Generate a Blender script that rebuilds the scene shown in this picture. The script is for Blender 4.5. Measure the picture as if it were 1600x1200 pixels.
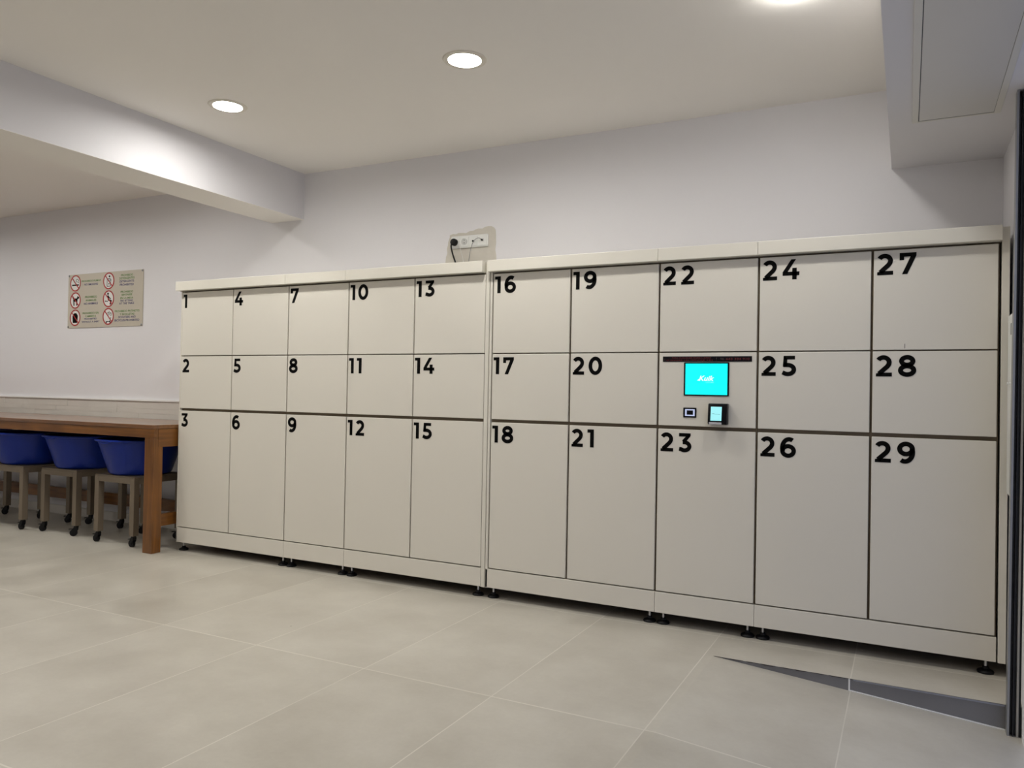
import bpy, bmesh, math, random
from mathutils import Vector, Matrix
random.seed(4)
for o in list(bpy.data.objects): bpy.data.objects.remove(o, do_unlink=True)
SC = bpy.context.scene
COL = SC.collection

# ------------------------------------------------------------------ camera
cam_d = bpy.data.cameras.new('camera'); cam = bpy.data.objects.new('camera', cam_d); COL.objects.link(cam)
SC.camera = cam
yaw, pitch, roll = 0.469721, 0.012142, 0.018490
F = Vector((-math.sin(yaw)*math.cos(pitch), math.cos(yaw)*math.cos(pitch), math.sin(pitch)))
R0 = Vector((math.cos(yaw), math.sin(yaw), 0)); U0 = R0.cross(F)
RX = math.cos(roll)*R0 + math.sin(roll)*U0; UX = -math.sin(roll)*R0 + math.cos(roll)*U0
M = Matrix((RX, UX, -F)).transposed().to_4x4()
M.translation = Vector((4.46977, -3.76017, 1.12361))
cam.matrix_world = M
cam_d.sensor_width = 36; cam_d.lens = 36*1216.2476/1600; cam_d.clip_start = 0.05

# ------------------------------------------------------------------ world, exposure
W = bpy.data.worlds.new('world'); SC.world = W; W.use_nodes = True
wb = W.node_tree.nodes['Background']; wb.inputs[0].default_value = (0.60, 0.70, 1.0, 1); wb.inputs[1].default_value = 0.8
SC.view_settings.view_transform = 'Standard'; SC.view_settings.look = 'None'
SC.view_settings.gamma = 1; SC.view_settings.use_curve_mapping = False
SC.view_settings.exposure = 0.0
LAMP = 246.0                      # radiance of the downlight diffusers

# ------------------------------------------------------------------ materials
def mat(name, col, rough=.5, metal=0, emis=None, estr=0, spec=.5, bump=None, var=None):
    m = bpy.data.materials.new(name); m.use_nodes = True
    nt = m.node_tree; b = nt.nodes['Principled BSDF']
    b.inputs['Base Color'].default_value = (*col, 1)
    b.inputs['Roughness'].default_value = rough; b.inputs['Metallic'].default_value = metal
    b.inputs['Specular IOR Level'].default_value = spec
    if emis: b.inputs['Emission Color'].default_value = (*emis, 1); b.inputs['Emission Strength'].default_value = estr
    tc = nt.nodes.new('ShaderNodeTexCoord')
    if bump:
        n = nt.nodes.new('ShaderNodeTexNoise'); n.inputs['Scale'].default_value = bump[0]; n.inputs['Detail'].default_value = 4
        bp = nt.nodes.new('ShaderNodeBump'); bp.inputs['Strength'].default_value = bump[1]; bp.inputs['Distance'].default_value = .002
        nt.links.new(tc.outputs['Object'], n.inputs['Vector']); nt.links.new(n.outputs['Fac'], bp.inputs['Height'])
        nt.links.new(bp.outputs['Normal'], b.inputs['Normal'])
    if var:
        n = nt.nodes.new('ShaderNodeTexNoise'); n.inputs['Scale'].default_value = var[0]; n.inputs['Detail'].default_value = 3
        r = nt.nodes.new('ShaderNodeMix'); r.data_type = 'RGBA'
        r.inputs[6].default_value = (*[c*(1-var[1]) for c in col], 1); r.inputs[7].default_value = (*[min(1, c*(1+var[1])) for c in col], 1)
        nt.links.new(tc.outputs['Object'], n.inputs['Vector']); nt.links.new(n.outputs['Fac'], r.inputs[0]); nt.links.new(r.outputs[2], b.inputs['Base Color'])
    return m

def wood(name, axis, coat=(.12, .3), dark=(.075, .024, .004), light=(.26, .10, .018)):
    m = bpy.data.materials.new(name); m.use_nodes = True; nt = m.node_tree; b = nt.nodes['Principled BSDF']; N = nt.nodes.new; L = nt.links.new
    tc = N('ShaderNodeTexCoord'); mp = N('ShaderNodeMapping'); L(tc.outputs['Object'], mp.inputs['Vector'])
    s = [22, 22, 22]; s[axis] = 1.3; mp.inputs['Scale'].default_value = s
    n = N('ShaderNodeTexNoise'); n.inputs['Scale'].default_value = 1.6; n.inputs['Detail'].default_value = 7; n.inputs['Distortion'].default_value = .6; L(mp.outputs[0], n.inputs['Vector'])
    n2 = N('ShaderNodeTexNoise'); n2.inputs['Scale'].default_value = 3.2; L(tc.outputs['Object'], n2.inputs['Vector'])
    a = N('ShaderNodeMath'); a.operation = 'MULTIPLY_ADD'; a.inputs[1].default_value = .45; L(n2.outputs['Fac'], a.inputs[0]); 
    sc = N('ShaderNodeMath'); sc.operation = 'MULTIPLY'; sc.inputs[1].default_value = .6; L(n.outputs['Fac'], sc.inputs[0]); L(sc.outputs[0], a.inputs[2])
    cr = N('ShaderNodeValToRGB'); cr.color_ramp.elements[0].position = .32; cr.color_ramp.elements[1].position = .7
    cr.color_ramp.elements[0].color = (*dark, 1); cr.color_ramp.elements[1].color = (*light, 1)
    L(a.outputs[0], cr.inputs[0]); L(cr.outputs[0], b.inputs['Base Color']); b.inputs['Roughness'].default_value = .34; b.inputs['Coat Weight'].default_value = coat[0]; b.inputs['Coat Roughness'].default_value = coat[1]
    return m

def floor_mat():
    m = bpy.data.materials.new('floor_tiles'); m.use_nodes = True; nt = m.node_tree; b = nt.nodes['Principled BSDF']; N = nt.nodes.new; L = nt.links.new
    tc = N('ShaderNodeTexCoord'); sp = N('ShaderNodeSeparateXYZ'); L(tc.outputs['Object'], sp.inputs[0])
    def op(o, a, bb=None, c=None):
        n = N('ShaderNodeMath'); n.operation = o
        for i, v in enumerate((a, bb, c)):
            if v is None: continue
            if isinstance(v, (int, float)): n.inputs[i].default_value = v
            else: L(v, n.inputs[i])
        return n.outputs[0]
    def line(sock, off, per, w):       # 1 on the joint
        t = op('MODULO', op('ADD', sock, per*40-off), per)
        d = op('MINIMUM', t, op('SUBTRACT', per, t))
        return op('LESS_THAN', d, w/2)
    gx = line(sp.outputs[0], 2.523, .5855, .0042); gy = line(sp.outputs[1], -.031, 1.17, .0065)
    g = op('MAXIMUM', gx, gy)
    # joint wears darker/invisible in places
    nw = N('ShaderNodeTexNoise'); nw.inputs['Scale'].default_value = 1.7; nw.inputs['Detail'].default_value = 5; L(tc.outputs['Object'], nw.inputs['Vector'])
    gf = op('MULTIPLY', g, op('MULTIPLY_ADD', nw.outputs['Fac'], 1.3, -.02))
    # per-tile tone
    ix = op('FLOOR', op('DIVIDE', op('ADD', sp.outputs[0], .5855*40-2.523), .5855)); iy = op('FLOOR', op('DIVIDE', op('ADD', sp.outputs[1], 1.17*40+.028), 1.17))
    cx = N('ShaderNodeCombineXYZ'); L(ix, cx.inputs[0]); L(iy, cx.inputs[1])
    wn = N('ShaderNodeTexWhiteNoise'); L(cx.outputs[0], wn.inputs['Vector'])
    ad = N('ShaderNodeVectorMath'); ad.operation = 'MULTIPLY_ADD'; ad.inputs[1].default_value = (9, 9, 9); L(cx.outputs[0], ad.inputs[0]); L(tc.outputs['Object'], ad.inputs[2])
    n1 = N('ShaderNodeTexNoise'); n1.inputs['Scale'].default_value = 2.6; n1.inputs['Detail'].default_value = 8; n1.inputs['Roughness'].default_value = .62; L(ad.outputs[0], n1.inputs['Vector'])
    n3 = N('ShaderNodeTexNoise'); n3.inputs['Scale'].default_value = 60; n3.inputs['Detail'].default_value = 3; L(tc.outputs['Object'], n3.inputs['Vector'])
    f = op('ADD', op('MULTIPLY', n1.outputs['Fac'], 1.0), op('ADD', op('MULTIPLY', wn.outputs['Value'], .12), op('MULTIPLY', n3.outputs['Fac'], .12)))
    cr = N('ShaderNodeValToRGB'); e = cr.color_ramp.elements
    e[0].position = .35; e[0].color = (.395, .362, .306, 1); e[1].position = .9; e[1].color = (.56, .528, .465, 1)
    L(f, cr.inputs[0])
    # specks
    v = N('ShaderNodeTexVoronoi'); v.inputs['Scale'].default_value = 2.3; v.inputs['Randomness'].default_value = 1; L(tc.outputs['Object'], v.inputs['Vector'])
    sk = op('LESS_THAN', v.outputs['Distance'], .012)
    mx = N('ShaderNodeMix'); mx.data_type = 'RGBA'; L(gf, mx.inputs[0]); L(cr.outputs[0], mx.inputs[6]); mx.inputs[7].default_value = (.70, .66, .59, 1)
    mx2 = N('ShaderNodeMix'); mx2.data_type = 'RGBA'; L(op('MULTIPLY', sk, .6), mx2.inputs[0]); L(mx.outputs[2], mx2.inputs[6]); mx2.inputs[7].default_value = (.12, .10, .08, 1)
    L(mx2.outputs[2], b.inputs['Base Color'])
    rr = op('MULTIPLY_ADD', n1.outputs['Fac'], .25, .20); L(rr, b.inputs['Roughness'])
    bp = N('ShaderNodeBump'); bp.inputs['Strength'].default_value = .25; bp.inputs['Distance'].default_value = .0015
    L(op('SUBTRACT', op('MULTIPLY', n1.outputs['Fac'], .3), op('MULTIPLY', g, .8)), bp.inputs['Height']); L(bp.outputs['Normal'], b.inputs['Normal'])
    return m

MT = dict(
    wall=mat('wall_paint', (.775, .76, .785), .75, bump=(90, .12)),
    ceil=mat('ceiling_paint', (.86, .83, .795), .8, bump=(60, .08)),
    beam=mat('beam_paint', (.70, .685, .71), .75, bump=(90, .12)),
    floor=floor_mat(),
    cream=mat('cream_powder_coat', (.72, .682, .612), .42, bump=(500, .05)),
    cream2=mat('cream_trim', (.72, .685, .61), .4),
    carc=mat('locker_carcass_shaded', (.19, .15, .105), .7, spec=.2),  # cream body coloured dark brown to deepen the shade in door gaps and underneath
    black=mat('black_vinyl', (.002, .002, .002), .6, spec=.08),
    blackp=mat('black_plastic', (.003, .003, .005), .35, spec=.15),
    rubber=mat('black_rubber', (.004, .004, .005), .5, spec=.25),
    steel=mat('zinc_steel', (.6, .6, .62), .3, 1),
    alu=mat('aluminium', (.33, .335, .345), .42, .8),
    alu2=mat('light_aluminium', (.5, .49, .47), .5, .5),
    dark=mat('dark_gasket_and_gap_shade', (.006, .007, .01), .4),
    blue=mat('blue_polyethylene', (.003, .021, .225), .36, spec=.3, bump=(200, .04)),
    taupe=mat('taupe_metal', (.165, .128, .090), .5, var=(6, .08)),
    wt=wood('tabletop_wood', 0, coat=(1.0, .22)), wx=wood('table_wood_long', 0), wy=wood('table_wood_cross', 1), wz=wood('table_wood_leg', 2),
    stone=mat('stone_tile', (.62, .585, .54), .6, bump=(14, 1.0), var=(7, .06)),
    patch=mat('raw_plaster', (.60, .565, .505), .9, bump=(30, .6), var=(9, .14)),
    white=mat('white_plastic', (.78, .78, .76), .3),
    socket=mat('socket_recess', (.55, .55, .54), .4),
    wline=mat('white_profile', (.85, .84, .83), .4),
    sign=mat('sign_board', (.55, .50, .42), .35),
    red=mat('sign_red', (.42, .012, .012), .4), signw=mat('sign_white', (.74, .74, .72), .4),
    green=mat('sign_green', (.10, .23, .05), .4), indigo=mat('sign_indigo', (.045, .04, .17), .4),
    cyan=mat('screen_cyan', (0, 0, 0), .2, emis=(0, 1, 1), estr=1.0),
    logow=mat('screen_white', (0, 0, 0), .2, emis=(1, 1, 1), estr=1.0), logoc=mat('screen_pale', (0, 0, 0), .2, emis=(.3, 1, 1), estr=1.0),
    pale=mat('terminal_screen', (0, 0, 0), .2, emis=(.38, .95, 1), estr=.95), grey=mat('screen_grey', (.0, .0, .0), .3, emis=(.12, .35, .38), estr=1),
    ledred=mat('message_led', (.02, 0, 0), .5, emis=(.16, .016, .02), estr=.6), ledgrey=mat('message_led_grey', (.02, .02, .02), .5, emis=(.07, .04, .04), estr=.8),
    ring=mat('reader_light', (.1, .1, .2), .3, emis=(.55, .62, .85), estr=.8),
    silver=mat('silver_plastic', (.5, .49, .52), .35),
    step=mat('step_mortar', (.185, .18, .185), .6, bump=(40, .4), var=(5, .18)),
    stepedge=mat('step_edge_profile', (.30, .31, .36), .45, .5),
    mark=mat('dark_chip', (.06, .05, .05), .8),
    lamp=mat('lamp_diffuser', (.9, .9, .9), .5, emis=(1.0, .985, .925), estr=LAMP),
    lamp2=mat('lamp_diffuser_fill', (.9, .9, .9), .5, emis=(1.0, .985, .925), estr=LAMP*.7),  # dimmer emission for the unseen rear lights added to fill the room
    lamp3=mat('lamp_diffuser_dome', (.9, .9, .9), .5, emis=(1.0, .985, .925), estr=LAMP*.55),
    lampring=mat('lamp_ring', (.72, .68, .60), .35),
    hatch=mat('hatch_panel', (.62, .60, .58), .3), ctrim=mat('hatch_trim', (.66, .64, .60), .4),
    out=mat('outside_ground', (.35, .35, .36), .8),
    wire=mat('grey_wire', (.30, .30, .29), .5), wirew=mat('white_wire', (.66, .64, .6), .5),
)

# ------------------------------------------------------------------ helpers
def NB(): return bmesh.new()
def box(bm, a, b, bev=0, seg=2):
    x0, y0, z0 = a; x1, y1, z1 = b
    r = bmesh.ops.create_cube(bm, size=1)
    bmesh.ops.scale(bm, verts=r['verts'], vec=(x1-x0, y1-y0, z1-z0))
    bmesh.ops.translate(bm, verts=r['verts'], vec=((x0+x1)/2, (y0+y1)/2, (z0+z1)/2))
    if bev:
        es = list({e for v in r['verts'] for e in v.link_edges})
        bmesh.ops.bevel(bm, geom=es, offset=bev, segments=seg, profile=.5, affect='EDGES')
    return bm
def cyl(bm, c, r, h, axis='z', n=24, r2=None):
    mt = {'z': Matrix(), 'x': Matrix.Rotation(math.pi/2, 4, 'Y'), 'y': Matrix.Rotation(math.pi/2, 4, 'X')}[axis]
    bmesh.ops.create_cone(bm, cap_ends=True, segments=n, radius1=r, radius2=r if r2 is None else r2, depth=h, matrix=Matrix.Translation(c) @ mt)
    return bm
def lathe(bm, prof, c, n=48, axis='z'):
    rings = []
    for r, h in prof:
        ring = []
        for i in range(n):
            a = 2*math.pi*i/n
            p = (c[0]+r*math.cos(a), c[1]+r*math.sin(a), c[2]+h) if axis == 'z' else (c[0]+r*math.cos(a), c[1]-h, c[2]+r*math.sin(a))
            ring.append(bm.verts.new(p))
        rings.append(ring)
    for a, b in zip(rings, rings[1:]):
        for i in range(n): bm.faces.new((a[i], a[(i+1) % n], b[(i+1) % n], b[i]))
    bm.faces.new(rings[0][::-1]); bm.faces.new(rings[-1])
    bmesh.ops.recalc_face_normals(bm, faces=bm.faces)
    return bm
def lathe_open(bm, prof, c, n=48):
    rings = [[bm.verts.new((c[0]+r*math.cos(2*math.pi*i/n), c[1]+r*math.sin(2*math.pi*i/n), c[2]+h)) for i in range(n)] for r, h in prof]
    for a, b in zip(rings, rings[1:]+rings[:1]):
        for i in range(n): bm.faces.new((a[i], a[(i+1) % n], b[(i+1) % n], b[i]))
    bmesh.ops.recalc_face_normals(bm, faces=bm.faces)
    return bm
def tube(bm, pts, r, n=8):
    # smooth polyline through pts (Catmull-Rom), swept circle
    P = [Vector(p) for p in pts]; Q = []
    for i in range(len(P)-1):
        a, b, c, d = P[max(i-1, 0)], P[i], P[i+1], P[min(i+2, len(P)-1)]
        for k in range(6):
            t = k/6; Q.append(.5*((2*b)+(-a+c)*t+(2*a-5*b+4*c-d)*t*t+(-a+3*b-3*c+d)*t**3))
    Q.append(P[-1]); rings = []
    for i, q in enumerate(Q):
        d = (Q[min(i+1, len(Q)-1)]-Q[max(i-1, 0)]).normalized(); s = d.cross(Vector((0, 1, .01))).normalized(); u = d.cross(s)
        rings.append([bm.verts.new(q+r*(math.cos(2*math.pi*k/n)*s+math.sin(2*math.pi*k/n)*u)) for k in range(n)])
    for a, b in zip(rings, rings[1:]):
        for k in range(n): bm.faces.new((a[k], a[(k+1) % n], b[(k+1) % n], b[k]))
    bm.faces.new(rings[0][::-1]); bm.faces.new(rings[-1]); bmesh.ops.recalc_face_normals(bm, faces=bm.faces)
    return bm
def prism(bm, poly, y0, y1):
    """polygon in the x-z plane between depths y0 (front) and y1"""
    a = [bm.verts.new((x, y0, z)) for x, z in poly]; b = [bm.verts.new((x, y1, z)) for x, z in poly]
    n = len(a); fs = [bm.faces.new(a), bm.faces.new(b[::-1])]
    for i in range(n): fs.append(bm.faces.new((a[i], b[i], b[(i+1) % n], a[(i+1) % n])))
    bmesh.ops.recalc_face_normals(bm, faces=fs)
    return bm
def stroke(bm, path, t, y0, y1, closed=False):
    """ribbon of width t along a 2D path, extruded in y"""
    n = len(path); L = []; Rr = []
    for i in range(n):
        p = Vector(path[i])
        if closed: a, b = Vector(path[i-1]), Vector(path[(i+1) % n])
        else: a, b = Vector(path[max(i-1, 0)]), Vector(path[min(i+1, n-1)])
        d1 = (p-a).normalized() if (p-a).length > 1e-9 else (b-p).normalized(); d2 = (b-p).normalized() if (b-p).length > 1e-9 else d1
        d = (d1+d2).normalized(); nn = Vector((-d.y, d.x)); k = max(.5, nn.dot(Vector((-d1.y, d1.x))))
        L.append(p+nn*(t/2/k)); Rr.append(p-nn*(t/2/k))
    m = n if closed else n-1; fs = []
    vf = [[bm.verts.new((q.x, y0, q.y)) for q in S] for S in (L, Rr)]; vb = [[bm.verts.new((q.x, y1, q.y)) for q in S] for S in (L, Rr)]
    for i in range(m):
        j = (i+1) % n
        fs.append(bm.faces.new((vf[0][i], vf[0][j], vf[1][j], vf[1][i]))); fs.append(bm.faces.new((vf[0][i], vb[0][i], vb[0][j], vf[0][j])))
        fs.append(bm.faces.new((vf[1][j], vb[1][j], vb[1][i], vf[1][i])))
    if not closed:
        for i in (0, n-1): fs.append(bm.faces.new((vf[0][i], vb[0][i], vb[1][i], vf[1][i])))
    bmesh.ops.recalc_face_normals(bm, faces=fs)
    return bm
def obj(name, bm, m, parent=None, origin=None, smooth=False, extra=None):
    """one mesh object; with a parent the mesh is stored relative to the thing's origin"""
    root = parent
    while root is not None and root.parent is not None: root = root.parent
    org = Vector(origin) if origin is not None else (root.location.copy() if root is not None else Vector((0, 0, 0)))
    if org.length: bmesh.ops.translate(bm, verts=bm.verts, vec=-org)
    me = bpy.data.meshes.new(name); bm.to_mesh(me); bm.free()
    me.materials.append(m)
    for x in (extra or []): me.materials.append(x)
    if smooth:
        me.shade_smooth()
        for p in me.polygons: p.use_smooth = True
        try: me.set_sharp_from_angle(angle=math.radians(35))
        except Exception: pass
    o = bpy.data.objects.new(name, me); COL.objects.link(o)
    if parent is not None: o.parent = parent
    else: o.location = org
    return o
def tag(o, label, cat, group=None):
    o['label'] = label; o['category'] = cat
    if group: o['group'] = group
    return o
def thing(name, label, cat, loc, group=None):
    o = bpy.data.objects.new(name, None); o.empty_display_size = .1; COL.objects.link(o); o.location = loc
    return tag(o, label, cat, group)
def struct(name, bm, m, **k):
    o = obj(name, bm, m, **k); o['kind'] = 'structure'; return o
def lab(o, s): o['label'] = s; return o
def copy_tree(o, parent=None):
    c = o.copy(); COL.objects.link(c); c.parent = parent
    for ch in [x for x in ALL() if x.parent == o]: copy_tree(ch, c)
    return c
def ALL(): return list(COL.objects)

def text_bm(bm, s, x, z, h, y, width=None, align='CENTER', shear=0, thick=.0004, bold=0, midx=0):
    """lettering in the x-z plane facing -y; (x,z) = centre/left of baseline, h = capital height"""
    cu = bpy.data.curves.new('t', 'FONT'); cu.body = s; cu.align_x = align; cu.size = h/.73; cu.shear = shear; cu.offset = bold*h*.8; cu.resolution_u = 3
    o = bpy.data.objects.new('t', cu); COL.objects.link(o); bpy.context.view_layer.update()
    me = bpy.data.meshes.new_from_object(o); t = bmesh.new(); t.from_mesh(me)
    xs = [v.co.x for v in t.verts]; w = max(xs)-min(xs); k = width/w if width else 1
    cxm = (max(xs)+min(xs))/2
    fs = [[(v.co.x, v.co.y) for v in f.verts] for f in t.faces]
    new = []
    for f in fs:
        vs = [bm.verts.new((x+((px-cxm)*k if align == 'CENTER' else px*k), y, z+py)) for px, py in f]
        try: fc = bm.faces.new(vs); fc.material_index = midx; new.append(fc)
        except Exception: pass
    bmesh.ops.recalc_face_normals(bm, faces=new)
    t.free(); bpy.data.objects.remove(o, do_unlink=True); bpy.data.meshes.remove(me); bpy.data.curves.remove(cu)
    return bm

# ------------------------------------------------------------------ room
XL, YB, YF, H = -5.2, .55, -6.4, 2.68
XR = 4.865
STEP_Y, RX0, SL = -.325, 3.733, .0885
XO = 8.2
bm = NB()
def quad(bm, pts):
    f = bm.faces.new([bm.verts.new(p) for p in pts]); return f
zr = lambda x: -(x-RX0)*SL
zend = zr(5.2)
quad(bm, [(XL, YF, 0), (RX0, YF, 0), (RX0, STEP_Y, 0), (XL, STEP_Y, 0)])
quad(bm, [(XL, STEP_Y, 0), (RX0, STEP_Y, 0), (XR+.2, STEP_Y, 0), (XR+.2, YB+.1, 0), (XL, YB+.1, 0)])
quad(bm, [(RX0, YF, 0), (5.2, YF, zend), (5.2, STEP_Y, zend), (RX0, STEP_Y, 0)])
bmesh.ops.remove_doubles(bm, verts=bm.verts, dist=1e-5); bmesh.ops.recalc_face_normals(bm, faces=bm.faces)
for f in bm.faces:
    if f.normal.z < 0: f.normal_flip()
struct('floor', bm, MT['floor'])
# step face beside the ramp
bm = NB(); quad(bm, [(RX0, STEP_Y, 0), (5.1, STEP_Y, 0), (5.1, STEP_Y, zr(5.1)-.02)])
struct('trim_1', prism(NB(), [(RX0, 0), (5.1, -.004), (5.1, zr(5.1)-.01)], STEP_Y-.0015, STEP_Y+.02), MT['step']); bm.free()
struct('trim_2', prism(NB(), [(4.29, -.001), (4.807, -.001), (4.807, -.007), (4.29, -.005)], STEP_Y-.004, STEP_Y-.0005), MT['stepedge'])
# grout bead along the foot of the step and chipped dark edge
g = NB(); prism(g, [(4.275, zr(4.275)+.0005), (4.81, zr(4.81)+.0005), (4.81, zr(4.81)+.005), (4.275, zr(4.275)+.004)], STEP_Y-.005, STEP_Y-.001)
box(g, (4.272, STEP_Y-.004, zr(4.275)), (4.278, STEP_Y-.0015, .001)); struct('trim_3', g, MT['wline'])
g = NB()
x = RX0
while x < 4.27:
    w = random.uniform(.02, .07); hh = random.uniform(.0008, .0035)*(1 if x > 3.8 else .6)
    prism(g, [(x, .0006), (x+w, .0006), (x+w*.8, -hh), (x+w*.3, -hh*1.2)], STEP_Y-.004, STEP_Y-.0012); x += w*random.uniform(.8, 1.3)
struct('trim_4', g, MT['mark'])

struct('wall_back', box(NB(), (XL, YB, 0), (XR+.1, YB+.1, H)), MT['wall'])
struct('wall_left', box(NB(), (XL-.1, YF, 0), (XL, YB, H)), MT['wall'])
struct('wall_front', box(NB(), (XL, YF-.1, -.2), (5.2, YF, H)), MT['wall'])
DY0, DY1 = -.44, -2.3
w = NB(); box(w, (XR, -.36, -.15), (XR+.15, YB, H)); box(w, (XR, YF, -.2), (XR+.15, DY1, H)); box(w, (XR, DY1, 2.28), (XR+.15, -.36, H))
struct('wall_right', w, MT['wall'])
struct('trim_5', box(NB(), (4.854, DY0, -.15), (XR+.15, -.381, 2.279), .003), MT['wall'])
LIGHTS = [(1.113, -.672), (2.609, -.645), (-.37, -.66), (-1.87, -.66), (-3.37, -.66), (1.113, -2.6), (2.609, -2.6), (-.37, -2.6), (-1.87, -2.6), (1.113, -4.6), (2.609, -4.6), (-1.87, -4.6)]
c_ = NB(); es = []
def loop(pts):
    v = [c_.verts.new(p) for p in pts]
    for i in range(len(v)): es.append(c_.edges.new((v[i], v[(i+1) % len(v)])))
loop([(XL, YF, H), (5.2, YF, H), (5.2, YB+.1, H), (XL, YB+.1, H)])
for lx, ly in LIGHTS: loop([(lx+.092*math.cos(k*math.pi/20), ly+.092*math.sin(k*math.pi/20), H) for k in range(40)])
bmesh.ops.triangle_fill(c_, use_beauty=True, use_dissolve=False, edges=es)
for f in list(c_.faces):        # keep the holes open
    m_ = f.calc_center_median()
    if any((m_.x-a)**2+(m_.y-b)**2 < .088**2 for a, b in LIGHTS): c_.faces.remove(f)
for f in c_.faces:
    if f.normal.z > 0: f.normal_flip()
box(c_, (XL, YF, H+.06), (5.2, YB+.1, H+.12))
struct('ceiling', c_, MT['ceil'])
struct('ceiling_beam', box(NB(), (.262, YF, 2.352), (.571, YB, H)), MT['beam'])
b_ = NB(); box(b_, (4.389, YF, 2.28), (XR, YB, H)); struct('ceiling_soffit', b_, MT['beam'])
# underside of beam and ceiling share the warm paint
struct('trim_6', box(NB(), (.2625, YF, 2.3505), (.5705, YB, 2.352)), MT['ceil'])
struct('ground_outside', box(NB(), (XR+.15, -6, -.4), (XO, 3, -.16)), MT['out'])
# stone backsplash with white edge profile, tile baseboard
s_ = NB(); zs = [.80, .905, .945, 1.008]
for i in range(3):
    x = XL
    while x < -.05:
        L_ = random.uniform(.25, .5); x2 = min(x+L_, -.05); d = random.uniform(.010, .013)
        box(s_, (x, YB-d, zs[i]+.0002), (x2-.0003, YB, zs[i+1]-.0002), .0008, 1); x = x2
struct('trim_7', s_, MT['stone'])
struct('trim_8', box(NB(), (XL, YB-.020, 1.006), (-.05, YB, 1.019)), MT['wline'])
struct('baseboard_back', box(NB(), (XL, YB-.01, 0), (XR-.001, YB, .075), .002), MT['stone'])
# rough plaster patch round the sockets
poly = []
base = [(1.775, 1.86), (1.78, 1.96), (1.79, 2.03), (1.80, 2.10), (1.812, 2.145), (1.87, 2.150), (1.93, 2.150), (1.98, 2.158), (2.05, 2.172), (2.11, 2.182), (2.14, 2.165), (2.152, 2.12), (2.148, 2.05), (2.155, 1.97), (2.15, 1.86)]
for i, (a, b) in enumerate(base):
    c, d = base[(i+1) % len(base)]
    for k in range(3):
        t = k/3; poly.append((a+(c-a)*t+random.uniform(-.004, .004), b+(d-b)*t+random.uniform(-.004, .004)))
struct('trim_9', prism(NB(), poly, YB-.0015, YB), MT['patch'])

# ------------------------------------------------------------------ downlights
def downlight(x, y, label, group='recessed ceiling downlights', drop=0, m='lamp'):
    t = thing('downlight', label, 'ceiling light', (x, y, H), group)
    RC_ = 0 if drop else .006
    r = lathe_open(NB(), [(.0755, RC_+.003), (.0755, -.002), (.078, -.006), (.100, -.005), (.104, 0.0), (.100, .002), (.0875, .003), (.0875, RC_+.003)], (x, y, H), 48)
    obj('trim_ring', r, MT['lampring'], t, smooth=True)
    d = lathe(NB(), [(.0005, -.009-drop), (.045, -.0085-drop), (.07, -.007-drop*.9), (.0805, -.0035-drop*.55), (.0805, -.001)] if drop else [(.0005, RC_), (.0753, RC_), (.0753, RC_+.002), (.0005, RC_+.002)], (x, y, H), 48)
    obj('diffuser', d, MT[m], t, smooth=True)
downlight(1.113, -.672, 'round lit recessed ceiling light nearest the long beam, above locker doors 4 to 12')
downlight(2.609, -.645, 'round lit recessed ceiling light in mid ceiling, above locker doors 16 to 21')
downlight(4.075, -.69, 'round lit ceiling light at the top edge of the photo beside the soffit', drop=.012, m='lamp3')
OFF = 'round lit recessed ceiling light outside the frame, unseen, assumed for the room light'
for x, y in ((-.37, -.66), (-1.87, -.66), (-3.37, -.66), (1.113, -2.6), (2.609, -2.6), (-.37, -2.6), (-1.87, -2.6), (1.113, -4.6), (2.609, -4.6), (-1.87, -4.6)):  # front row continues the visible spacing; rear rows added for overall light
    downlight(x, y, OFF, 'unseen assumed ceiling lights outside the frame', m='lamp' if y > -1 else 'lamp2')

# ------------------------------------------------------------------ soffit hatch
t = thing('ceiling_access_hatch', 'white access hatch with metal trim set in the underside of the right soffit', 'hatch', (4.63, -.8, 2.28))
hx0, hx1, hy0, hy1 = 4.476, 4.789, -.140, -1.95
f_ = NB()
for a, b in (((hx0, hy1, 2.276), (hx0+.023, hy0, 2.28)), ((hx1-.023, hy1, 2.276), (hx1, hy0, 2.28)), ((hx0+.023, hy1, 2.276), (hx1-.023, hy1+.023, 2.28)), ((hx0+.023, hy0-.012, 2.277), (hx1-.023, hy0, 2.28))):
    box(f_, a, b, .0008, 1)
obj('frame', f_, MT['ctrim'], t)
obj('panel', box(NB(), (hx0+.026, hy1+.026, 2.2775), (hx1-.0242, hy0-.0185, 2.28)), MT['hatch'], t)
g_ = NB(); box(g_, (hx0+.023, hy1+.023, 2.2785), (hx1-.023, hy0-.012, 2.2795)); lab(obj('gap_shade', g_, MT['dark'], t), 'dark shadow gap round the hatch panel')  # dark sheet stands in for the shade inside the panel gap

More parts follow.
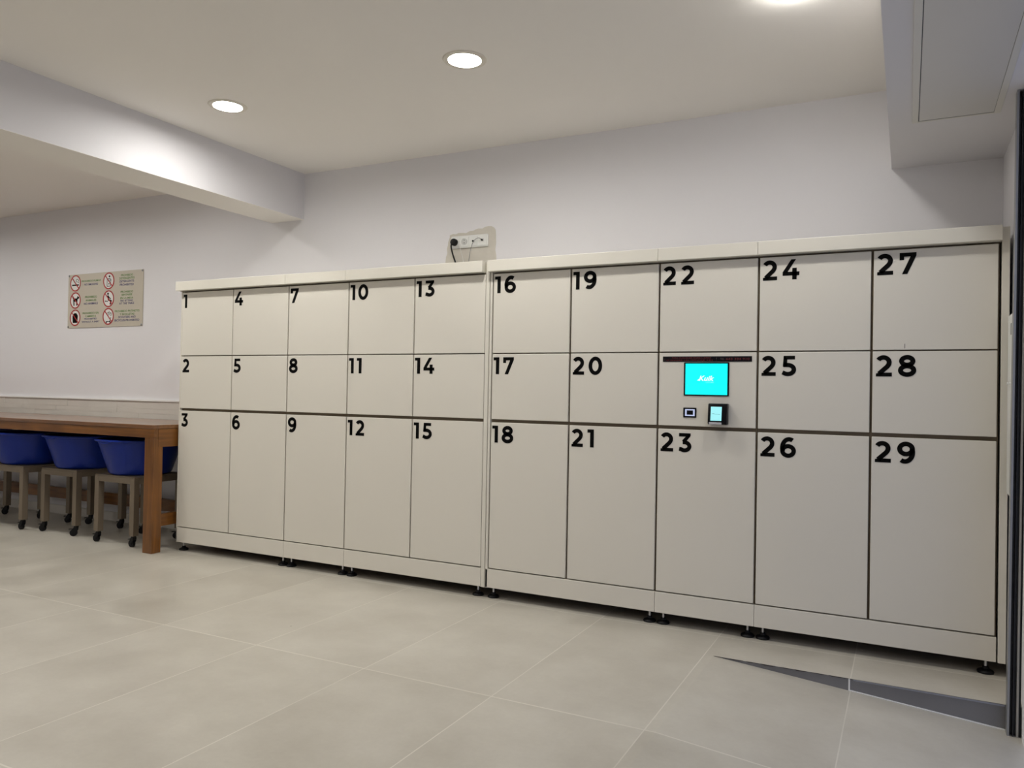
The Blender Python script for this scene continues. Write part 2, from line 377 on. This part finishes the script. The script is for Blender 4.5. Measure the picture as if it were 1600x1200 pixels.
# ------------------------------------------------------------------ digits
TT = .212
def arc(cx, cy, rx, ry, a0, a1, n=22):
    return [(cx+rx*math.cos(math.radians(a0+(a1-a0)*i/n)), cy+ry*math.sin(math.radians(a0+(a1-a0)*i/n))) for i in range(n+1)]
def digit(bm, ch, x, z, s, y):
    """draws ch with capital height s, left edge x, baseline z; returns its width"""
    y1 = y+.0012; h = TT/2
    P = lambda pts: [(x+px*s, z+pz*s) for px, pz in pts]
    S = lambda path, closed=False: stroke(bm, P(path), TT*s, y, y1, closed)
    G = lambda pts: prism(bm, P(pts), y, y1)
    if ch == '1':
        G([(0, 1), (.38, 1), (.38, 0), (.165, 0), (.165, .82), (0, .82)]); return .38*s
    if ch == '0':
        pth = arc(.40, .5, .295, .405, 0, 360, 44)[:-1]; S(pth, True); return .80*s
    if ch == '2':
        S(arc(.335, .665, .245, .235, 152, 0, 16)+[(.572, .60), (.545, .535), (.49, .46), (.15, .13)])
        G([(.02, 0), (.70, 0), (.70, .185), (.20, .185), (.02, .14)]); return .70*s
    if ch == '3':
        G([(.04, 1), (.655, 1), (.655, .86), (.655, .86), (.60, .82), (.04, .82)])
        G([(.655, .86), (.42, .57), (.24, .57), (.21, .60), (.21, .615), (.40, .83), (.56, .95)])
        S([(.24, .52)]+[(.30, .52)]+arc(.335, .31, .26, .21, 88, -130, 22)+[(.05, .165)]); return .70*s
    if ch == '4':
        G([(.40, 1), (.625, 1), (.245, .40), (.245, .34), (0, .34), (0, .375)])
        G([(0, .20), (.79, .20), (.79, .385), (0, .385)]); G([(.455, 0), (.665, 0), (.665, .57), (.455, .57)]); return .79*s
    if ch == '5':
        G([(.11, 1), (.64, 1), (.64, .82), (.11, .82)]); G([(.11, 1), (.28, .83), (.27, .60), (.27, .46), (.07, .46)])
        S([(.10, .545), (.22, .545)]+arc(.31, .318, .285, .225, 92, -128, 22)+[(.055, .175)]); return .70*s
    if ch in '69':
        bowl = arc(.375, .325, .265, .235, 0, 360, 36)[:-1]
        stem = arc(.42, .48, .32, .425, 60, 205, 22)
        if ch == '9': bowl = [(.74-a, 1-b) for a, b in bowl]; stem = [(.74-a, 1-b) for a, b in stem]
        S(bowl, True); S(stem); return .74*s
    if ch == '7':
        G([(.0, 1), (.70, 1), (.70, .85), (.33, 0), (.11, 0), (.455, .815), (.19, .815), (.19, .66), (.0, .66)]); return .70*s
    if ch == '8':
        S(arc(.37, .725, .235, .18, 0, 360, 34)[:-1], True); S(arc(.37, .295, .275, .2, 0, 360, 38)[:-1], True); return .74*s
def number(bm, txt, x, z_top, s=.0925, y=-.0012, gap=.0235):
    for i, c in enumerate(txt):
        x += digit(bm, c, x, z_top-s, s, y)+gap

# ------------------------------------------------------------------ lockers
Z = dict(pb=.059, pt=.1605, b3=.1665, t3=.9635, b2=.981, t2=1.3375, b1=1.3435, t1=1.779, cb=1.7875, ct=1.850)
YD = .50
XE = [-.008, .474, .9585, 1.4385, 1.9175, 2.3875, 2.4325, 2.8965, 3.3705, 3.8455, 4.3285, 4.8055]
def locker_unit(name, label, cols, x0, x1, nums, cap, panels=(), loc=None, terminal=False):
    t = thing(name, label, 'lockers', ((x0+x1)/2, YD/2, 0))
    obj('carcass', box(NB(), (x0+.0008, .021, Z['pb']), (x1-.0008, YD, Z['cb'])), MT['carc'], t)
    obj('plinth', box(NB(), (x0+.0008, 0, Z['pb']), (x1-.0008, .019, Z['pt']), .0018), MT['cream'], t)
    obj('top_fascia', box(NB(), (cap[0]+.0007, -.037, Z['cb']+.0002), (cap[1]-.0007, YD, Z['ct']), .002), MT['cream2'], t)
    for a, b, z1 in panels:
        lab(obj('side_panel', box(NB(), (a, 0, Z['pb']-.002), (b, YD, z1), .0015), MT['cream2'], t), 'narrow upright end panel')
    for a in (x0+.0345, x1-.0345):
        for yy in (.04, YD-.05):
            ft = obj('foot', lathe(NB(), [(.031, 0), (.032, .006), (.028, .012), (.013, .018), (.012, .026), (.0095, .028)], (a, yy, 0), 20), MT['rubber'], t, smooth=True)
            obj('threaded_rod', cyl(NB(), (a, yy, .045), .0055, .036, n=12), MT['steel'], ft)
    k = 0
    for c in cols:
        g = .0042 if c < 5 else .0052; a, b = XE[c]+g, XE[c+1]-g
        if c == 0: a = XE[0]+.001
        if c == 4: b = XE[5]-.0015
        if c == 5: pass
        for r, (zb, zt) in enumerate(((Z['b1'], Z['t1']), (Z['b2'], Z['t2']), (Z['b3'], Z['t3']))):
            if terminal and r == 1:
                obj('control_panel', box(NB(), (a, 0, zb), (b, .018, zt), .0022), MT['cream'], t); continue
            d = obj('door', box(NB(), (a, 0, zb), (b, .018, zt), .0022), MT['cream'], t)
            n = nums[k]; k += 1
            nb = NB(); off = .0165 if len(n) == 1 else (.0125 if c < 6 else .017)
            if n[0] == '1' and (len(n) == 1 or c > 5): off -= .004
            number(nb, n, XE[c]+off, zt-.0155-(.002 if r else 0), gap=.0235 if c < 6 else .0245)
            lab(obj('number', nb, MT['black'], d), 'black number '+n)
            if n == '27':
                obj('chip', box(NB(), (4.458, -.0006, zb+.006), (4.460, .001, zb+.026)), MT['mark'], d)
    return t
# columns: 0-4 left bank, 6-10 right bank
locker_unit('locker_unit', 'cream double-column locker unit with doors 1 to 6, at the wooden table end', (0, 1), -.018, .9585, '1 2 3 4 5 6'.split(), (-.036, .9585), [(-.018, -.0085, Z['cb'])])
locker_unit('locker_unit', 'cream single-column locker unit with doors 7, 8 and 9', (2,), .9585, 1.4385, '7 8 9'.split(), (.9585, 1.4385))
locker_unit('locker_unit', 'cream double-column locker unit with doors 10 to 15, below the wall sockets', (3, 4), 1.4385, 2.3885, '10 11 12 13 14 15'.split(), (1.4385, 2.384), [(2.389, 2.4125, 1.846)])
locker_unit('locker_unit', 'cream double-column locker unit with doors 16 to 21', (6, 7), 2.416, 3.3705, '16 17 18 19 20 21'.split(), (2.4145, 3.3705), [(2.4165, 2.4305, Z['cb'])])
ue = locker_unit('locker_unit', 'cream single-column locker unit with doors 22 and 23 and a lit touchscreen between', (8,), 3.3705, 3.8455, '22 23'.split(), (3.3705, 3.8455), terminal=True)
locker_unit('locker_unit', 'cream double-column locker unit with doors 24 to 29, at the right wall', (9, 10), 3.8455, 4.8075, '24 25 26 27 28 29'.split(), (3.8455, 4.812), [(4.8125, 4.8405, 1.848)])

# ---- control panel devices (parts of the middle unit)
md = obj('message_display', box(NB(), (3.3945, -.0025, 1.2935), (3.8205, 0, 1.3195), .0006, 1), MT['blackp'], ue); lab(md, 'black strip display with dim red writing')
tb = NB()
text_bm(tb, 'PARA CUALQUIER DUDA LLAMAR', 3.535, 1.3085, .0068, -.0029, width=.19)
text_bm(tb, 'O ENVIAR UN MENSAJE 24H', 3.525, 1.2972, .0072, -.0029, width=.225)
text_bm(tb, '643 394 910', 3.755, 1.3015, .0105, -.0029, width=.108)
obj('message_writing', tb, MT['ledred'], md)
tb = NB(); text_bm(tb, 'i', 3.404, 1.3, .012, -.0029, midx=0); text_bm(tb, '!', 3.656, 1.3, .014, -.0029); text_bm(tb, 'TEL', 3.683, 1.302, .009, -.0029)
obj('message_symbols', tb, MT['ledgrey'], md)
ts = obj('touchscreen', box(NB(), (3.5005, -.004, 1.1285), (3.7165, 0, 1.2905), .003), MT['blackp'], ue); lab(ts, 'lit cyan touchscreen in a black bezel')
obj('display', box(NB(), (3.508, -.0048, 1.1345), (3.709, -.0035, 1.2845)), MT['cyan'], ts)
tb = NB(); text_bm(tb, 'Kuik', 3.6100, 1.2025, .0245, -.0052, width=.074, shear=.32, bold=.035)
prism(tb, [(3.5655, 1.2025), (3.579, 1.2025), (3.583, 1.209), (3.572, 1.209)], -.0052, -.0049)
obj('logo', tb, MT['logow'], ts)
tb = NB(); text_bm(tb, 'LOCKERS', 3.6265, 1.1915, .0062, -.0052, width=.038)
obj('logo_caption', tb, MT['logoc'], ts)
cr = obj('code_reader', box(NB(), (3.4995, -.004, 1.0225), (3.5635, 0, 1.0705), .0015), MT['blackp'], ue); lab(cr, 'small black code reader with a white light frame')
fr = NB(); cx_, cz_ = 3.5325, 1.0470
for a, b in (((-.0235, .0105), (.0235, .0165)), ((-.0235, -.0165), (.0235, -.0105)), ((-.0235, -.0105), (-.0155, .0105)), ((.0155, -.0105), (.0235, .0105))):
    box(fr, (cx_+a[0], -.0046, cz_+a[1]), (cx_+b[0], -.0038, cz_+b[1]))
obj('light_frame', fr, MT['ring'], cr)
# card terminal: wedge body
tbm = NB(); X0, X1 = 3.628, 3.7165
prof = [(0, .994), (-.044, .994), (-.050, 1.002), (-.038, 1.090), (-.034, 1.0935), (0, 1.0935)]
va = [tbm.verts.new((X0, y, z)) for y, z in prof]; vb = [tbm.verts.new((X1, y, z)) for y, z in prof]
tbm.faces.new(va); tbm.faces.new(vb[::-1])
for i in range(6): tbm.faces.new((va[i], vb[i], vb[(i+1) % 6], va[(i+1) % 6]))
bmesh.ops.recalc_face_normals(tbm, faces=tbm.faces)
bmesh.ops.bevel(tbm, geom=list(tbm.edges), offset=.0025, segments=2, profile=.5, affect='EDGES')
ct = obj('card_terminal', tbm, MT['blackp'], ue, smooth=True); lab(ct, 'black card terminal with a pale blue screen')
def tfront(z): return -.050+(z-1.002)*(.012/.088)
sb = NB()
def slab(bm, x0, x1, z0, z1, d=.0008):
    p = [(x0, tfront(z0)-d, z0), (x1, tfront(z0)-d, z0), (x1, tfront(z1)-d, z1), (x0, tfront(z1)-d, z1)]
    q = [(a, b+.0015, c) for a, b, c in p]
    v = [bm.verts.new(c) for c in p]; w_ = [bm.verts.new(c) for c in q]; fs = [bm.faces.new(v), bm.faces.new(w_[::-1])]
    for i in range(4): fs.append(bm.faces.new((v[i], w_[i], w_[(i+1) % 4], v[(i+1) % 4])))
    bmesh.ops.recalc_face_normals(bm, faces=fs)
slab(sb, 3.6415, 3.6925, 1.0125, 1.0785); obj('display', sb, MT['pale'], ct)
sb = NB()
for i in range(9): slab(sb, 3.648+i*.0042, 3.6505+i*.0042, 1.0435-i*.0002, 1.0435+(.004 if i < 3 else .0018)-i*.0001, .0011)
obj('screen_writing', sb, MT['grey'], ct)
obj('card_slot', box(NB(), (3.6345, -.0525, .9945), (3.6945, -.040, 1.0055), .0018), MT['silver'], ct)

# ------------------------------------------------------------------ wall sockets and cables
YW = YB-.0015
t = thing('socket_plate', 'white four-gang wall socket plate above locker doors 10 to 15', 'wall socket', (1.962, YB, 2.09))
obj('surround', box(NB(), (1.828, YB-.014, 2.051), (2.099, YW, 2.131), .004), MT['white'], t)
for i in range(4):
    cx = 1.862+i*.0665
    md = obj('module', box(NB(), (cx-.031, YB-.0175, 2.060), (cx+.031, YB-.012, 2.122), .0015), MT['white'], t)
    if i < 2:
        obj('socket', lathe(NB(), [(.0205, .0), (.0205, .0025), (.019, .003), (.018, .0006), (.0005, .0006)], (cx, YB-.0175, 2.091), 28, axis='y'), MT['socket'], md, smooth=True)
        if i == 1:
            hb = NB()
            for dz in (-.009, .009): cyl(hb, (cx, YB-.0190, 2.091+dz), .0028, .002, 'y', 10)
            obj('pin_hole', hb, MT['dark'], md)
    else: obj('port', box(NB(), (cx-.010, YB-.0195, 2.083), (cx+.010, YB-.0165, 2.101), .001), MT['socket'] if i == 3 else MT['white'], md)
t = thing('power_cable', 'black plug and power cable running from the left wall socket down behind the lockers', 'cable', (1.862, YB-.02, 2.09))
p_ = lathe(NB(), [(.023, .0), (.0235, .012), (.021, .022), (.012, .026), (.0005, .027)], (1.860, YB-.0215, 2.089), 28, axis='y')
obj('plug', p_, MT['rubber'], t, smooth=True)
obj('cord', tube(NB(), [(1.856, YB-.040, 2.088), (1.846, YB-.042, 2.066), (1.852, YB-.04, 2.03), (1.863, YB-.035, 1.99), (1.874, YB-.030, 1.955), (1.885, YB-.03, 1.90), (1.89, YB-.03, 1.60)], .0052, 10), MT['rubber'], t, smooth=True)
t = thing('antenna_cable', 'thin grey cable arching from the right wall socket down behind the lockers', 'cable', (2.06, YB-.02, 2.09))
obj('plug', cyl(NB(), (2.0615, YB-.025, 2.092), .0055, .016, 'y', 14), MT['rubber'], t)
obj('cord', tube(NB(), [(2.0615, YB-.032, 2.092), (2.052, YB-.038, 2.101), (2.034, YB-.04, 2.100), (2.010, YB-.04, 2.083), (1.990, YB-.035, 2.045), (1.976, YB-.03, 1.99), (1.970, YB-.03, 1.92), (1.968, YB-.03, 1.65)], .0022, 8), MT['wire'], t, smooth=True)
tag(obj('plug', cyl(NB(), (1.9975, YB-.0245, 2.0885), .006, .009, 'y', 14), MT['rubber']), 'small round black plug in the third wall socket module', 'plug')
tag(obj('data_cable', tube(NB(), [(1.898, YB-.020, 2.075), (1.905, YB-.028, 2.05), (1.918, YB-.03, 2.01), (1.930, YB-.03, 1.97), (1.936, YB-.03, 1.90), (1.938, YB-.03, 1.65)], .0024, 8), MT['wirew'], smooth=True), 'thin white cable hanging between the black cable and the grey cable on the wall', 'cable')

# ------------------------------------------------------------------ prohibition sign
SY = YB-.008
t = thing('wall_sign', 'beige rules sign with six red prohibition symbols, screwed to the wall above the table', 'sign', (-1.604, YB, 1.855))
obj('board', box(NB(), (-2.088, YB-.006, 1.622), (-1.120, YB-.001, 2.087), .001, 1), MT['sign'], t)
for x, z in ((-2.078, 2.077), (-1.132, 2.077), (-1.132, 1.632), (-2.078, 1.632)):
    obj('screw', lathe(NB(), [(.009, 0), (.009, .002), (.006, .004), (.0005, .005)], (x, YB-.006, z), 14, axis='y'), MT['alu'], t, smooth=True)
RC = [(-1.990, 2.011), (-1.986, 1.861), (-1.984, 1.711), (-1.550, 2.011), (-1.548, 1.860), (-1.546, 1.711)]
def picto(i, x, z):
    y = YB-.0063
    d = NB(); cyl(d, (x, y, z), .070, .0006, 'y', 40); p = obj('pictogram', d, MT['signw'], t)
    q = NB(); y0, y1 = y-.0012, y-.0003
    E = lambda pts: prism(q, [(x+a, z+b) for a, b in pts], y0, y1)
    C = lambda a, b, r, sx=1: prism(q, [(x+a+r*sx*math.cos(k*.5236), z+b+r*math.sin(k*.5236)) for k in range(12)], y0, y1)
    S = lambda pts, w, cl=False: stroke(q, [(x+a, z+b) for a, b in pts], w, y0, y1, cl)
    if i == 0:
        E([(-.045, -.022), (.045, -.022), (.045, -.010), (-.045, -.010)]); S([(.044, .0), (.030, .012), (.042, .026), (.018, .036), (.006, .02), (.02, .008)], .004)
    elif i == 1:
        E([(-.028, .018), (.020, .018), (.030, .030), (.028, -.002), (.010, -.010), (-.020, -.010), (-.030, .004)])
        E([(.016, .012), (.030, .040), (.036, .034), (.050, .026), (.048, .016), (.034, .012)])
        E([(-.029, .005), (-.016, .005), (-.013, -.045), (-.024, -.045)]); E([(.012, .0), (.026, .0), (.026, -.045), (.015, -.045)]); S([(-.026, .015), (-.042, .030)], .006)
    elif i == 2:
        E([(-.030, -.045), (.030, -.045), (.034, -.004), (.034, .010), (-.034, .010), (-.034, -.004)]); E([(-.036, .008), (-.030, .026), (-.010, .040), (.012, .040), (.032, .024), (.036, .008)])
    elif i == 3:
        S([(-.022, -.045), (-.022, .010), (-.008, .018), (.018, .018), (.024, .010), (.024, -.045)], .004); S([(-.022, -.045), (.024, -.045)], .004); C(.008, .038, .009); S([(-.012, .005), (.034, .005)], .004); C(.002, -.025, .006)
    elif i == 4:
        C(-.008, .042, .010); E([(-.016, .030), (.0, .028), (.012, -.006), (-.006, -.012)]); S([(-.004, -.008), (.034, -.020), (.022, -.050)], .014); S([(-.004, .020), (.030, -.004)], .007); E([(-.046, -.016), (-.006, -.020), (-.006, -.026), (-.046, -.022)])
    else:
        S([(.012*math.cos(k*.5236)-.004, .012*math.sin(k*.5236)+.022) for k in range(12)], .003, True); S([(.012*math.cos(k*.5236)+.032, .012*math.sin(k*.5236)+.018) for k in range(12)], .003, True)
        S([(-.004, .022), (.010, .040), (.032, .018)], .003); S([(-.022, -.044), (.020, -.044), (.032, -.008)], .005); C(-.022, -.048, .007); C(.024, -.048, .007)
    obj('symbol', q, MT['black'], p)
    r = NB(); stroke(r, arc(x, z, .066, .066, 0, 360, 44)[:-1], .0095, y-.0022, y-.0004, True); c = .047
    stroke(r, [(x-c, z+c), (x+c, z-c)], .0085, y-.0021, y-.0004); obj('prohibition_ring', r, MT['red'], p)
for i, (x, z) in enumerate(RC): picto(i, x, z)
def caption(rows, cx):
    b = NB()
    for s, z, h, w_, mi in rows: text_bm(b, s, cx, z, h, YB-.0066, width=w_, midx=mi, bold=.03)
    obj('caption', b, MT['green'], t, extra=[MT['indigo']])
caption([('PROHIBIDO FUMAR', 2.016, .016, .256, 0), ('NO SMOKING', 1.986, .017, .18, 1)], -1.780)
caption([('PROHIBIDO', 1.877, .018, .158, 0), ('ANIMALES', 1.849, .017, .142, 0), ('NO ANIMALS', 1.820, .018, .184, 1)], -1.778)
caption([('PROHIBIDO SIN', 1.738, .017, .215, 0), ('CAMISETA', 1.712, .017, .145, 0), ('PROHIBITED', 1.690, .014, .165, 1), ('WITHOUT A SHIRT', 1.665, .015, .235, 1)], -1.777)
caption([('PROHIBIDO', 2.042, .017, .15, 0), ('DETERGENTES', 2.016, .018, .19, 0), ('DETERGENTS', 1.990, .018, .18, 1), ('PROHIBITED', 1.962, .018, .172, 1)], -1.322)
caption([('PROHIBIDO', 1.903, .017, .155, 0), ('SENTARSE', 1.878, .017, .132, 0), ('EN LA MESA', 1.851, .016, .16, 0), ('NO SITTING', 1.829, .017, .152, 1), ('AT THE TABLE', 1.806, .017, .184, 1)], -1.318)
caption([('PROHIBIDO PATINETES', 1.742, .017, .305, 0), ('Y BICICLETAS', 1.716, .017, .18, 0), ('SCOOTERS AND', 1.692, .017, .215, 1), ('BICYCLES PROHIBITED', 1.665, .018, .305, 1)], -1.310)

# ------------------------------------------------------------------ long table
t = thing('wooden_table', 'long varnished wooden folding table standing against the wall left of the lockers', 'table', (-1.9, .17, 0))
TX0, TX1, TY0, TY1 = -4.3, -.040, -.177, .525
o = obj('tabletop', box(NB(), (TX0, TY0-.003, .840), (TX1+.003, TY1, .866), .003), MT['wt'], t)
obj('front_apron', box(NB(), (TX0, TY0, .779), (TX1-.001, TY0+.035, .8395), .002), MT['wx'], t)
obj('back_apron', box(NB(), (TX0, TY1-.045, .765), (TX1, TY1-.03, .8395), .002), MT['wx'], t)
for x0, x1 in ((TX1-.035, TX1), (TX0, TX0+.035)):
    obj('side_apron', box(NB(), (x0, TY0+.036, .716), (x1, TY1-.061, .8395), .002), MT['wy'], t)
LW = .092
for x0 in (TX1-LW, TX0):
    for y0 in (TY0+.001, TY1-.11):
        d = LW-.018
        o = obj('leg', box(NB(), (x0+.0, y0, 0), (x0+LW-.002 if x0 > -1 else x0+LW, y0+d, .7785 if y0 < 0 else .74), .003), MT['wz'], t)
obj('back_stretcher', box(NB(), (TX0+LW, TY1-.085, .158), (TX1-LW, TY1-.050, .250), .002), MT['wx'], t)
for x0 in (TX1-.062, TX0+.02): obj('side_stretcher', box(NB(), (x0, TY0+.076, .172), (x0+.034, TY1-.111, .255), .002), MT['wy'], t)

# ------------------------------------------------------------------ stools and tubs
def make_stool(x, y, label):
    t = thing('rolling_stool', label, 'stool', (x, y, 0), 'taupe stools on casters under the table')
    hw, hd, zt, L_ = .212, .212, .490, .045
    obj('top', box(NB(), (x-hw+.003, y-hd+.003, zt-.012), (x+hw-.003, y+hd-.003, zt), .002), MT['taupe'], t)
    r = NB()
    for s in (-1, 1):
        box(r, (x-hw+L_, y+s*hd-(L_ if s > 0 else 0), zt-.05), (x+hw-L_, y+s*hd+(0 if s > 0 else L_), zt-.012), .0015)
        box(r, (x+s*hw-(L_ if s > 0 else 0), y-hd+L_, zt-.05), (x+s*hw+(0 if s > 0 else L_), y+hd-L_, zt-.012), .0015)
    obj('frame', r, MT['taupe'], t)
    for sx in (-1, 1):
        for sy in (-1, 1):
            lx, ly = x+sx*(hw-L_/2), y+sy*(hd-L_/2)
            lg = obj('leg', box(NB(), (lx-L_/2, ly-L_/2, .078), (lx+L_/2, ly+L_/2, zt-.012), .002), MT['taupe'], t)
            a = random.uniform(0, 6.28); a = math.radians(200+random.uniform(-25, 25)); c, s = math.cos(a), math.sin(a)
            k = NB()
            cyl(k, (0, 0, .072), .017, .012, n=16)
            off = .016
            for sd in (-1, 1):      # fork cheeks
                prism(k, [(-.012, .068), (.012, .068), (off+.014, .036), (off+.008, .020), (off-.008, .020), (-.010, .045)], sd*.013-.0015, sd*.013+.0015)
            cyl(k, (off, 0, .0255), .0255, .018, 'y', 26); cyl(k, (off, 0, .0255), .008, .031, 'y', 12)
            box(k, (-.012, -.014, .050), (.012, .014, .070), .002)
            box(k, (off+.006, -.009, .050), (off+.034, .009, .055), .0015)     # brake pedal
            bmesh.ops.rotate(k, verts=k.verts, cent=(0, 0, 0), matrix=Matrix.Rotation(a, 3, 'Z')); bmesh.ops.translate(k, verts=k.verts, vec=(lx, ly, 0))
            cs = obj('caster', k, MT['rubber'], lg, smooth=True); lab(cs, 'black swivel caster with steel axle')
    return t
def make_tub(x, y, label):
    z0 = .4905
    t = thing('laundry_tub', label, 'tub', (x, y, z0), 'blue round plastic tubs on the stools')
    pr = [(.0005, .004), (.170, .004), (.178, 0), (.188, 0), (.203, .006), (.213, .02), (.222, .05), (.262, .17), (.281, .226), (.285, .238), (.303, .240), (.307, .245), (.306, .252), (.300, .2545), (.283, .2545), (.277, .25), (.258, .18), (.212, .04), (.196, .014), (.18, .009), (.0005, .009)]
    obj('basin', lathe(NB(), pr, (x, y, z0), 72), MT['blue'], t, smooth=True)
    for s in (-1, 1):
        h = NB(); a0 = math.radians(90*s)
        tube(h, [(x+.300*math.cos(a0+d), y+.300*math.sin(a0+d), z0+zz) for d, zz in ((-.22, .246), (-.15, .236), (0, .232), (.15, .236), (.22, .246))], .006, 8)
        obj('grip', h, MT['blue'], t, smooth=True)
    return t
ST = [(-.533, .108, 'rolling taupe metal stool nearest the lockers, behind the table leg', 'round blue plastic tub on the stool nearest the lockers, partly hidden by the table leg'),
      (-1.236, .157, 'rolling taupe metal stool under the table, second from the lockers', 'round blue plastic tub under the table, second from the lockers'),
      (-1.815, .112, 'rolling taupe metal stool under the table, third from the lockers', 'round blue plastic tub under the table, third from the lockers'),
      (-2.640, .090, 'rolling taupe metal stool at the left photo edge, mostly out of frame', 'round blue plastic tub at the left photo edge, mostly out of frame')]
for x, y, l1, l2 in ST:
    make_stool(x, y, l1); make_tub(x+(.016 if l1.find('second') > 0 else -.03 if l1.find('third') > 0 else 0), y, l2)

# ------------------------------------------------------------------ right side: door guide and wall box
t = thing('door_guide_rail', 'tall grey aluminium door guide rail with black slot at the right wall', 'door rail', (4.83, -.36, -.1))
zb = -.125
t.rotation_euler.y = .0052
obj('front_flange', box(NB(), (4.8085, -.375, zb), (4.8165, STEP_Y-.006, 2.279), .001), MT['alu'], t)
obj('slot_seal', box(NB(), (4.8165, -.352, zb), (4.838, STEP_Y-.006, 2.279)), MT['dark'], t)
obj('brush_strip', box(NB(), (4.826, -.372, zb), (4.829, -.352, 2.275)), MT['dark'], t)
obj('back_flange', box(NB(), (4.838, -.366, zb), (4.846, STEP_Y-.006, 2.279), .001), MT['alu2'], t)
obj('gasket', box(NB(), (4.846, -.362, zb), (4.8525, STEP_Y-.006, 2.279)), MT['dark'], t)
t = thing('wall_box', 'narrow white electrical box on the right wall beside locker door 28', 'electrical box', (4.86, -.12, 1.1))
bb = NB(); box(bb, (4.8315, -.20, .755), (XR-.0005, -.045, 1.475), .006, 3); obj('cover', bb, MT['white'], t, smooth=True)
obj('latch_slot', box(NB(), (4.8305, -.165, 1.39), (4.833, -.150, 1.435)), MT['dark'], t)
kb = NB()
for y_ in (-.075, -.15): cyl(kb, (4.830, y_, 1.20), .006, .006, 'x', 12)
obj('knob', kb, MT['white'], t)
